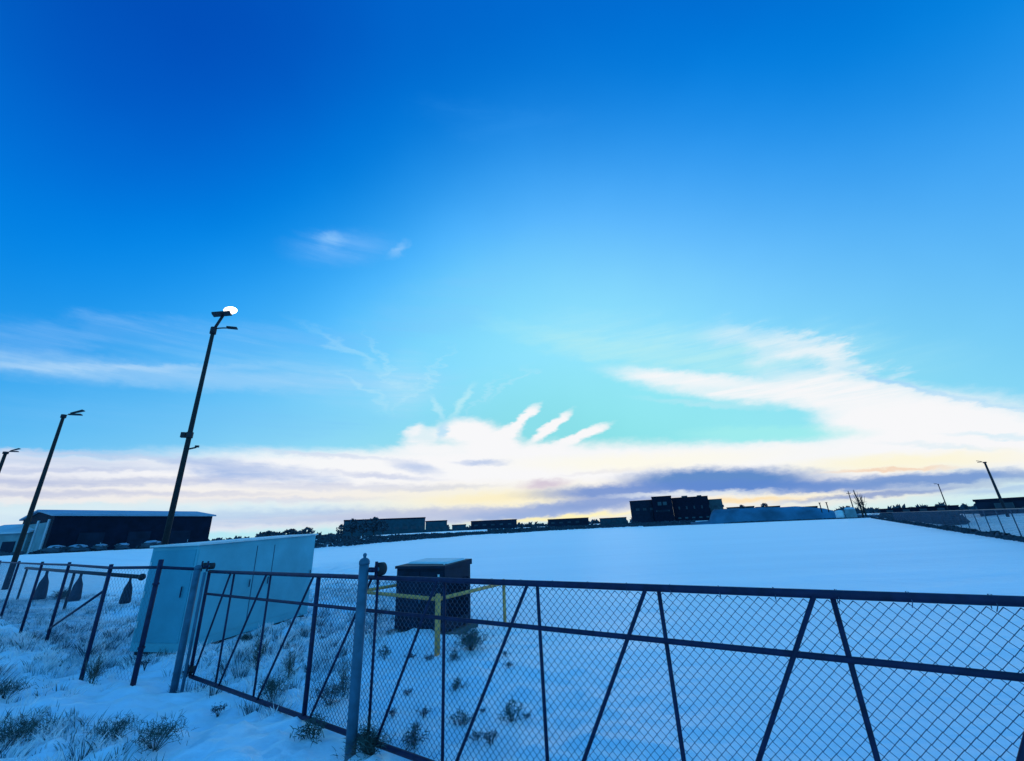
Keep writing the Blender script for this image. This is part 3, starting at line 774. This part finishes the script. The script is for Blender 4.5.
# snowy lumps in front of the barn
for k, (x, s, lab) in enumerate([(55, .95, 'rounded bush capped with snow at the left foot of the barn'), (78, .9, 'snow-capped bush second from the left before the barn'),
                                 (100, .8, 'lopsided snow-capped bush at the middle of the barn wall'), (122, .8, 'flat snow-capped bush between the barn middle and the white cabinet'), (150, 1.15, 'widest snow-capped bush, at the barn foot just above the white cabinet')]):
    q = at(x, 547, 98); q.z = height(q.x, q.y)
    t = Thing('snowy_bush', lab, 'bush', q, 'snow-capped bushes along the barn')
    t.part('twigs', MB().ball(q + Vector((0, 0, .5)), s, (1.25, 1, .6), 12, 8, .35), m_brush, True)
    t.part('snow_or_glint_cap', MB().ball(q + Vector((.1, 0, .5 + s * .42)), s * .85, (1.15 + .3 * (k % 2), .9, .30), 12, 8, .3), m_barnroof, True)

def flat_block(t, nm, pA, pB, zb, zt, depth, m, par=.35, roofm=None):
    d, n, ln_ = wall_dirs(pA, pB); A = Vector((pA.x, pA.y, 0))
    P = lambda a, b, z: A + d * a + n * b + Vector((0, 0, z))
    o = t.part(nm, MB().hull([P(0, 0, zb), P(ln_, 0, zb), P(ln_, depth, zb), P(0, depth, zb)], [P(0, 0, zt), P(ln_, 0, zt), P(ln_, depth, zt), P(0, depth, zt)]), m)
    t.part('roof_edge', MB().hull([P(-.2, -.2, zt + .005), P(ln_ + .2, -.2, zt + .005), P(ln_ + .2, depth, zt + .005), P(-.2, depth, zt + .005)], [P(-.2, -.2, zt + par), P(ln_ + .2, -.2, zt + par), P(ln_ + .2, depth, zt + par), P(-.2, depth, zt + par)]), roofm or m, under=o)
    return P, ln_, d, n

def hang(x, y, D): q = at(x, y, D); return q
# main dark building
D = 330
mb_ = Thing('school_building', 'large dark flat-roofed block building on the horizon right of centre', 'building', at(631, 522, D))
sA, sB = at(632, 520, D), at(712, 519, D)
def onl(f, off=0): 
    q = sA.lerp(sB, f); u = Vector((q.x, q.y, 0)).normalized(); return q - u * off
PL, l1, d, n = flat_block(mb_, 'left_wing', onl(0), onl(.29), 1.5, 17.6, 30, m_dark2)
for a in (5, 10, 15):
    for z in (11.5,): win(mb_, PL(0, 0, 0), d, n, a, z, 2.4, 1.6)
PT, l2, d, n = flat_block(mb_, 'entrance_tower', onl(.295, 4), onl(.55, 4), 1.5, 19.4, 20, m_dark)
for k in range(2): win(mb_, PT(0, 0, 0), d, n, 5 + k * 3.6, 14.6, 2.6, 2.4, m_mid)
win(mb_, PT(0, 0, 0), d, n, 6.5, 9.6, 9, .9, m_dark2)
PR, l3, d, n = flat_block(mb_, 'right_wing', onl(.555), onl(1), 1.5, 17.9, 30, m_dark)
for k in range(6): win(mb_, PR(0, 0, 0), d, n, 3.2 + k * 4.6, 4.2, 2.0, 1.0, m_mid)
for k in range(5): win(mb_, PR(0, 0, 0), d, n, 4 + k * 5, 11, 1.0, 2.0)
PE, l4, d, n = flat_block(mb_, 'side_wing', onl(1.004, -6), onl(1.16, -6), 1.0, 15.6, 18, m_mid)
win(mb_, PE(0, 0, 0), d, n, 4, 11, 2.2, 1.6); win(mb_, PE(0, 0, 0), d, n, 8, 11, 2.2, 1.6)
mb_.part('rooftop_unit', MB().box(PR(9, 8, 18.9), (4, 3, 1.3), d, n), m_mid)
mb_.part('rooftop_unit', MB().box(PR(19, 9, 18.8), (3, 3, 1.1), d, n), m_mid)

# long low building left of centre
D = 300
lb = Thing('low_hall', 'long low grey hall with a dark flat roof behind dark trees, left of centre', 'building', at(345, 534, D))
P, ll, d, n = flat_block(lb, 'wall', at(343, 532, D), at(425, 528, D), 1.5, 11.4, 30, m_hall, .9, m_dark)
for k in range(9): win(lb, P(0, 0, 0), d, n, 22 + k * 5.5, 6, 3.4, 1.6)
P, ll2, d, n = flat_block(lb, 'annex', at(425.5, 528, D), at(447, 527, D), 1.5, 9.1, 26, m_hall, .7, m_dark)
for k in range(3): win(lb, P(0, 0, 0), d, n, 3 + k * 4.5, 5, 2.4, 1.4)
# distant blocks
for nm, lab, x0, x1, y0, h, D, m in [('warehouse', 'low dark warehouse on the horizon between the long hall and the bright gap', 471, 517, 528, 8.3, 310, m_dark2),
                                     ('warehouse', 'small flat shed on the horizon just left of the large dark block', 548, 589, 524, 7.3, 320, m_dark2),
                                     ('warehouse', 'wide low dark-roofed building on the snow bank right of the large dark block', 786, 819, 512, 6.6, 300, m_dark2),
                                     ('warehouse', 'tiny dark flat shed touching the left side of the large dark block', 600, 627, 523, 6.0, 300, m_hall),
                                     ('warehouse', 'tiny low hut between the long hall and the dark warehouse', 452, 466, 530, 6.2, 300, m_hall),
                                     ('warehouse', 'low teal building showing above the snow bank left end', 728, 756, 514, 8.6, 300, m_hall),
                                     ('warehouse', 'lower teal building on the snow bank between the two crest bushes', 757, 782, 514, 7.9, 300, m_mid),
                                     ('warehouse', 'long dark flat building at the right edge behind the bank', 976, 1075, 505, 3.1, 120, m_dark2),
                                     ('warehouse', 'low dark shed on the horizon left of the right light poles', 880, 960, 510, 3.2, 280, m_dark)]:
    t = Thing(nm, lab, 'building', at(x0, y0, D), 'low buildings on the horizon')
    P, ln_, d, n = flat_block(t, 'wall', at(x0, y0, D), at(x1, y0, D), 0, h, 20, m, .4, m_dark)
    k = int(ln_ // 6)
    for q in range(k): win(t, P(0, 0, 0), d, n, 3.5 + q * 6, h * .68, 2.4, 1.1)
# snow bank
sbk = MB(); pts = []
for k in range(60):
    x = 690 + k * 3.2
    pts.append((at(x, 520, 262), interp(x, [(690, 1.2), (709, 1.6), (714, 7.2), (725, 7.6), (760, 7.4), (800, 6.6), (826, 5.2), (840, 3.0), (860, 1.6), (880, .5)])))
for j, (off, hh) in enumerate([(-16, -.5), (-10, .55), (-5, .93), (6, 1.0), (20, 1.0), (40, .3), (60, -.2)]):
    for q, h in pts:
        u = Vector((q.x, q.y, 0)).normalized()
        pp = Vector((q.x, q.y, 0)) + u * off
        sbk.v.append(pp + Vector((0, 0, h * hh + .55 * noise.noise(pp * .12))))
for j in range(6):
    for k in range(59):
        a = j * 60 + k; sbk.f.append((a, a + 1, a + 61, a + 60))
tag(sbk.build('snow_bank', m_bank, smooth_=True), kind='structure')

# ------------------------------------------------------------------ far trees and bushes
def far_tree(label, x, y, D, h, w, zb=None, bare=False, name='tree', group='small trees on the horizon'):
    q = at(x, y, D); q.z = height(q.x, q.y) if zb is None else zb
    t = Thing(name, label, 'tree', q, group)
    t.part('trunk', MB().tube([q, q + Vector((0, 0, h * .55))], h * .035, 7, h * .02), m_bark)
    c = MB()
    for k in range(26 if bare else 150):
        a = random.uniform(0, 6.283); e = random.random()
        rr_ = w * (.25 + .75 * math.sin(min(1, e * 1.1) * math.pi) ** .6) * math.sqrt(random.random()) * .5
        p = q + Vector((math.cos(a) * rr_, math.sin(a) * rr_, h * (.22 + .78 * e)))
        if bare:
            c.tube([q + Vector((0, 0, h * random.uniform(.25, .5))), p], h * .012, 4, h * .004)
        else:
            for _ in range(2): c.blade(p, p + Vector((random.uniform(-1, 1), random.uniform(-1, 1), random.uniform(-.3, 1))) * w * .16, w * .05)
    t.part('crown', c, m_bark if bare else m_brush)
    return t
TREES = [(341, 533, 270, 6.5, 6, 'dark bushy tree at the left end of the long low hall'), (352, 533, 262, 9, 8, 'tall dark tree before the left end of the long low hall'),
         (363, 533, 258, 8, 8, 'round dark tree in front of the long hall wall, third from its left'), (374, 532, 262, 9.5, 8, 'tallest dark tree before the long hall wall'),
         (383, 532, 258, 7, 7, 'rightmost dark tree in front of the long hall'), (306, 538, 140, 3.0, 4, 'small dark tree just beyond the right corner of the white cabinet'),
         (290, 538, 150, 2.7, 6, 'low dark tree over the white cabinet roof near its right end'), (268, 540, 150, 2.4, 7, 'low dark tree over the middle of the white cabinet roof'),
         (743, 512, 268, 5.2, 3.5, 'small round bush on the crest of the snow bank, left one'), (766, 512, 268, 5.4, 4, 'small dark bush on the crest of the snow bank, right one')]
for x, y, D, h, w, lab in TREES:
    zb = 5.8 if 'snow bank' in lab else None
    far_tree(lab, x, y, D, h if zb is None else 3.2, w, zb)
far_tree('dark bare tree beside the thin mast at the far end of the field', 863, 515, 245, 11.5, 7, .6, True)
far_tree('second bare tree rising at the far end of the field', 866, 515, 250, 10, 6, .6, True)

q = at(854.5, 512, 240); q.z = .5
t = Thing('mast', 'thin dark mast between the pale shed and bare trees at the field end', 'mast', q)
t.part('pole', MB().tube([q, q + Vector((0, 0, 11))], .28, 8, .14), m_polem); t.part('antenna', MB().box(q + Vector((0, 0, 10)), (1.8, .2, .25)), m_polem)
q = at(851, 514, 236); q.z = .4
t = Thing('shed', 'small pale shed at the far right end of the snowy field', 'shed', q)
t.part('wall', MB().box(q + Vector((0, 0, 1.7)), (3.8, 3, 3.4), (.8, -.6, 0), (.6, .8, 0)), m_teal)
t.part('roof', MB().hull([q + Vector(v) for v in ((-2.5, .1, 3.42), (.6, -2.4, 3.42), (2.5, -.1, 3.42), (-.6, 2.4, 3.42))], [q + Vector(v) for v in ((-1.5, .1, 4.2), (.3, -1.4, 4.2), (1.5, -.1, 4.2), (-.3, 1.4, 4.2))]), m_roofsnow)
q = at(840, 514, 236); q.z = .5
t = Thing('storage_tank', 'small round white tank left of the pale shed at the field end', 'tank', q)
t.part('drum', MB().tube([q, q + Vector((0, 0, 2.4))], 1.7, 16), m_trim, True); t.part('dome', MB().ball(q + Vector((0, 0, 2.4)), 1.7, (1, 1, .45), 16, 8), m_trim, True)
for x, lab in ((822, 'short dark post on the bank left of the white tank'), (829, 'short dark post just left of the white tank')):
    q = at(x, 512, 250); q.z = 3.0
    t = Thing('post', lab, 'post', q, 'short posts on the bank')
    t.part('shaft', MB().tube([q, q + Vector((0, 0, 4.4))], .22, 8), m_polem); t.part('cap', MB().box(q + Vector((0, 0, 4.4)), (.7, .5, .3)), m_polem)

# brush belts: what nobody could count
def brush_belt(name, label, pts, h0, depth, dens, m, w=.3, seed=1):
    random.seed(seed); mb = MB()
    for (pa_, pb_) in zip(pts, pts[1:]):
        ln_ = (pb_ - pa_).length
        for k in range(int(ln_ * dens)):
            p = pa_.lerp(pb_, random.random()); u = Vector((p.x, p.y, 0)).normalized()
            p = p + u * random.uniform(0, depth); p = Vector((p.x, p.y, height(p.x, p.y) - .05))
            hh = h0 * random.uniform(.35, 1.0) * (.75 + .6 * noise.noise(p * .15))
            for _ in range(4):
                mb.blade(p + Vector((random.uniform(-.4, .4), random.uniform(-.4, .4), 0)) * h0, p + Vector((random.uniform(-.5, .5), random.uniform(-.5, .5), 1)) * hh, w * h0)
    o = mb.build(name, m); tag(o, label, 'brush', None, 'stuff'); return o
def polar(a, r): return Vector((math.sin(R(a)) * r, math.cos(R(a)) * r, 0))
brush_belt('brush', 'dark low brush along the far edge of the field left of centre', [polar(a, interp(a, EDGE) * 1.1) for a in (-30, -26, -22, -18, -12, -7, -2)], .8, 26, 22.0, m_brush, .3, 2)
brush_belt('brush', 'dark scrub line along the far edge of the field at the centre', [polar(a, interp(a, EDGE) * 1.08) for a in (-4, 4, 10, 16, 22)], 1.7, 50, 12, m_brush, .35, 3)
brush_belt('brush', 'dark scrub at the far right end of the field', [polar(a, 258) for a in (16, 22, 28, 33, 37, 42, 46)], 1.5, 14, 9.0, m_brush, .35, 4)
brush_belt('brush', 'dark weeds along the foot of the snow bank', [polar(a, 243) for a in (25, 29, 33, 37, 40)], .9, 6, 9, m_brush, .3, 14)
brush_belt('distant_woods', 'far dark line of woods on the horizon', [polar(a, 420) for a in (-62, -50, -40, -30, -20, -10, 0, 10, 20, 30, 40, 50, 58)], 6.0, 40, 1.6, m_brush, .22, 5)
brush_belt('brush', 'dark hedge line before the dark barn and hut', [polar(a, 100) for a in (-60, -54, -48, -42, -36)], 1.1, 8, 4.0, m_brush, .35, 6)

# ------------------------------------------------------------------ long fence on the right
FA = Vector((32.3 - 15.6, 28.5 - 20, 0)); FD = Vector((157 - 32.3, 195 - 28.5, 0)).normalized()
rf = Thing('chain_link_fence', 'long chain link fence running away along the right side of the field', 'fence', FA)
for k in range(62):
    p = FA + FD * (k * 3.4); p.z = height(p.x, p.y)
    rf.part('post', MB().tube([p, p + Vector((0, 0, 1.85))], .035, 6), m_wire_far)
rf.part('top_rail', MB().tube([FA + FD * s + Vector((0, 0, 1.84)) for s in range(0, 216, 12)], .035, 6), m_wire_far)
rf.part('bottom_wire', MB().tube([FA + FD * s + Vector((0, 0, .08)) for s in range(0, 216, 12)], .012, 4), m_wire_far)
fn = Vector((-FD.y, FD.x, 0))
rf.part('chain_link_mesh', chain_link(0, 110, .06, 1.83, lambda s, z, o: FA + FD * s + fn * o + Vector((0, 0, z)), pitch=.20, r=.0065), m_wire_far)
brush_belt('brush', 'dark weeds along the foot of the long right fence', [FA + FD * s - Vector((FD.y, -FD.x, 0)) * .3 for s in (10, 40, 80, 120, 160, 205)], .62, 1.0, 9, m_brush, .3, 8)
brush_belt('brush', 'dark scrub on the bank beyond the long right fence', [FA + FD * s + Vector((FD.y, -FD.x, 0)) * 16 for s in (50, 80, 110, 150, 205)], 1.3, 14, 12, m_brush, .3, 9)
brush_belt('brush', 'dark thicket close behind the far half of the long right fence', [FA + FD * s + Vector((FD.y, -FD.x, 0)) * 3 for s in (62, 100, 150, 206)], 1.9, 8, 14, m_brush, .3, 12)
brush_belt('brush', 'dark scrub rising up the bank towards the low buildings at the right', [FA + FD * s + Vector((FD.y, -FD.x, 0)) * 40 for s in (30, 70, 110, 150, 205)], 1.7, 40, 9, m_brush, .3, 10)

# ------------------------------------------------------------------ shrubs poking out of the snow
def make_shrub(name, m, h, w, nb, bw=.006, up=.5):
    root = bpy.data.objects.new(name, None); COL.objects.link(root); root.empty_display_size = .1
    st = MB(); lv = MB(); tips = []
    for k in range(max(7, nb // 28)):
        a = random.uniform(0, 6.283); t_ = random.uniform(.1, 1)
        tip = Vector((math.cos(a) * w * t_, math.sin(a) * w * t_, h * random.uniform(.35, .95) * (1.1 - .45 * t_)))
        md = tip * .5 + Vector((random.uniform(-.1, .1) * w, random.uniform(-.1, .1) * w, h * .1))
        st.tube([Vector((0, 0, -.04)), md, tip], .004, 4, .0015); tips += [tip, md, md.lerp(tip, .5)]
    for k in range(nb):
        b0 = random.choice(tips) + Vector((random.gauss(0, .16) * w, random.gauss(0, .16) * w, random.gauss(0, .10) * h))
        b0.z = max(b0.z, 0.0)
        dr = Vector((random.gauss(0, 1), random.gauss(0, 1), random.gauss(up, .7))).normalized()
        lv.blade(b0, b0 + dr * random.uniform(.15, .4) * h, bw)
    st.build('stems', m_bark, root); lv.build('leaves', m, root)
    return root
protos = [make_shrub('shrub', m_sage, .15, .12, 260, .0028), make_shrub('shrub', m_brush, .10, .09, 170, .0026), make_shrub('shrub', m_sage, .30, .34, 1100, .0034), make_shrub('shrub', m_dry, .45, .16, 240, .0024, 1.4), make_shrub('shrub', m_sage, .30, .38, 620, .0028, 1.1)]
used = [False] * 5
SHR = [  # photo point of the base, prototype, scale, label
 (506, 656, 1, .9, 'small dark tuft right of the transformer, upper of a close pair'),
 (508, 668, 1, .9, 'small dark tuft right of the transformer, lower of a close pair'),
 (457, 692, 0, 1.15, 'dense dark tuft below the yellow guard post, darkest in the open snow'),
 (408, 695, 1, .9, 'small tuft left of the darkest one, below the transformer'),
 (393, 716, 1, .85, 'small tuft close right of the thick gate post, halfway down'),
 (423, 717, 1, .95, 'small tuft just left of the upright pipe under the transformer'),
 (460, 728, 0, 1.1, 'upright tuft straight below the darkest tuft'),
 (513, 721, 0, 1.15, 'bushy tuft alone in the snow right of the slanting brace'),
 (527, 718, 1, .7, 'tiny tuft touching the right of the bushy lone tuft'),
 (476, 741, 1, .9, 'small tuft low down, left of a pair near the bottom edge'),
 (491, 744, 1, 1.1, 'wider tuft low down, right of a pair near the bottom edge'),
 (414, 752, 0, 1.3, 'tuft at the bottom edge right of the thick gate post'),
 (471, 650, 2, 1.0, 'large grey green bush at the right foot of the transformer'),
 (454, 662, 0, 1.0, 'tuft hanging over the snow between the guard post and large bush'),
 (384, 658, 0, 1.1, 'tuft at the left foot of the transformer hump'),
 (410, 660, 1, 1.2, 'low tuft under the left front of the transformer'),
 (428, 661, 1, 1.2, 'low tuft under the front corner of the transformer'),
 (483, 712, 1, .5, 'faint tiny tuft between the bushy tuft and the slanting brace'),
 (218, 714, 1, 1.2, 'small dark tuft poking through snow in front of the gate'),
 (312, 742, 0, 1.5, 'dark tuft under the bottom rail left of the thick gate post'),
 (366, 757, 2, .75, 'black bush wrapped round the foot of the thick gate post'),
 (256, 672, 3, 1.0, 'tall thin weed behind the gate below the white cabinet'),
 (272, 700, 4, .8, 'tangled bush behind the bottom rail below the white cabinet'),
 (288, 680, 3, .9, 'tall thin weed left of the thick gate upright'),
 (245, 642, 2, .6, 'low dark bush against the foot of the white cabinet side'),
 (330, 705, 4, .9, 'teal grey bush behind the mesh between the upright and gate post'),
 (343, 700, 3, .9, 'upright weed behind the mesh close to the gate post'),
 (145, 667, 1, 1.2, 'small tuft in snow before the white cabinet door'),
 (154, 750, 4, .85, 'dark bush at the bottom edge right of the left fence'),
 (112, 742, 4, .75, 'dark bush at the bottom edge below the left fence'),
 (12, 748, 4, 1.0, 'large dark bush in the bottom left corner'),
 (4, 700, 4, .8, 'dark bush at the left edge above the corner bush'),
 (90, 688, 3, 1.0, 'frosted weed at the foot of the middle left fence post'),
 (62, 600, 2, 1.3, 'dark bush beside the pipe rail left of the white cabinet'),
]
for x, y, k, s, lab in SHR:
    q = gnd(x, y); 
    for _ in range(3): q = gnd(x, y, height(q.x, q.y))
    o = protos[k] if not used[k] else copy_tree(protos[k]); used[k] = True
    o.location = q; o.rotation_euler = (0, 0, random.uniform(0, 6.28)); o.scale = (s, s, s * random.uniform(.85, 1.15))
    tag(o, lab, 'shrub', 'shrubs poking through the snow')

# frosted grass over the rough ground (nobody could count it)
random.seed(11)
def grass(name, label, m, count, region, h, bw, dens=14, keep=None):
    mb = MB(); c = 0
    while c < count:
        x = random.uniform(region[0], region[1]); y = random.uniform(region[2], region[3])
        if keep and not keep(x, y): continue
        if noise.noise(Vector((x * .8, y * .8, 3.3))) < random.uniform(-.35, .25): continue
        c += 1; z = height(x, y); hh = h * random.uniform(.5, 1.2)
        lean = random.uniform(0, 6.28)
        for _ in range(dens):
            a = random.uniform(0, 6.28); r = random.uniform(0, .09) * (1 if h < .25 else 2.0)
            b0 = Vector((x + math.cos(a) * r, y + math.sin(a) * r, z - .02))
            mb.blade(b0, b0 + Vector((math.cos(a) * .5 + math.cos(lean) * .4, math.sin(a) * .5 + math.sin(lean) * .4, 1.1)) * hh * random.uniform(.4, 1), bw)
    o = mb.build(name, m); tag(o, label, 'grass', None, 'stuff'); return o
def rough_left(x, y):
    if field_mask(x, y) > .55: return False
    s = x * gd.x + y * gd.y; off = x * gn.x + y * gn.y - GB
    if -9.0 < s < -3.9 and -1.3 < off < -.1: return False
    q = Vector((x, y, 0)) - C0
    a = q.dot(ux); b = q.dot(uy)
    if -.1 < a < WA + .1 and -.1 < b < WB + .1: return False
    return x < -2.7 - (9 - y) * .06 + .8 * noise.noise(Vector((x, y, 0)))
grass('frosted_grass', 'pale frosted grass covering the rough ground at the left', m_frost, 9500, (-22, -1.5, 2.6, 20), .12, .0075, 14, rough_left)
grass('frosted_grass', 'grey half frosted grass among the snow at the left', m_frost2, 3000, (-22, -1.5, 2.6, 20), .15, .0050, 12, rough_left)
grass('dry_grass', 'dark dry grass stalks among the snow at the left', m_sage, 2000, (-22, -1.5, 2.6, 20), .19, .0036, 9, rough_left)
grass('frosted_brush', 'tall frost-laden brush clumps heaped along the left fence', m_frost, 240, (-16, -3.4, 2.8, 13), .24, .0070, 44, rough_left)
grass('winter_brush', 'dark winter brush stems among the frosted clumps at the left', m_brush, 340, (-16, -3.2, 2.8, 13), .24, .0034, 30, rough_left)
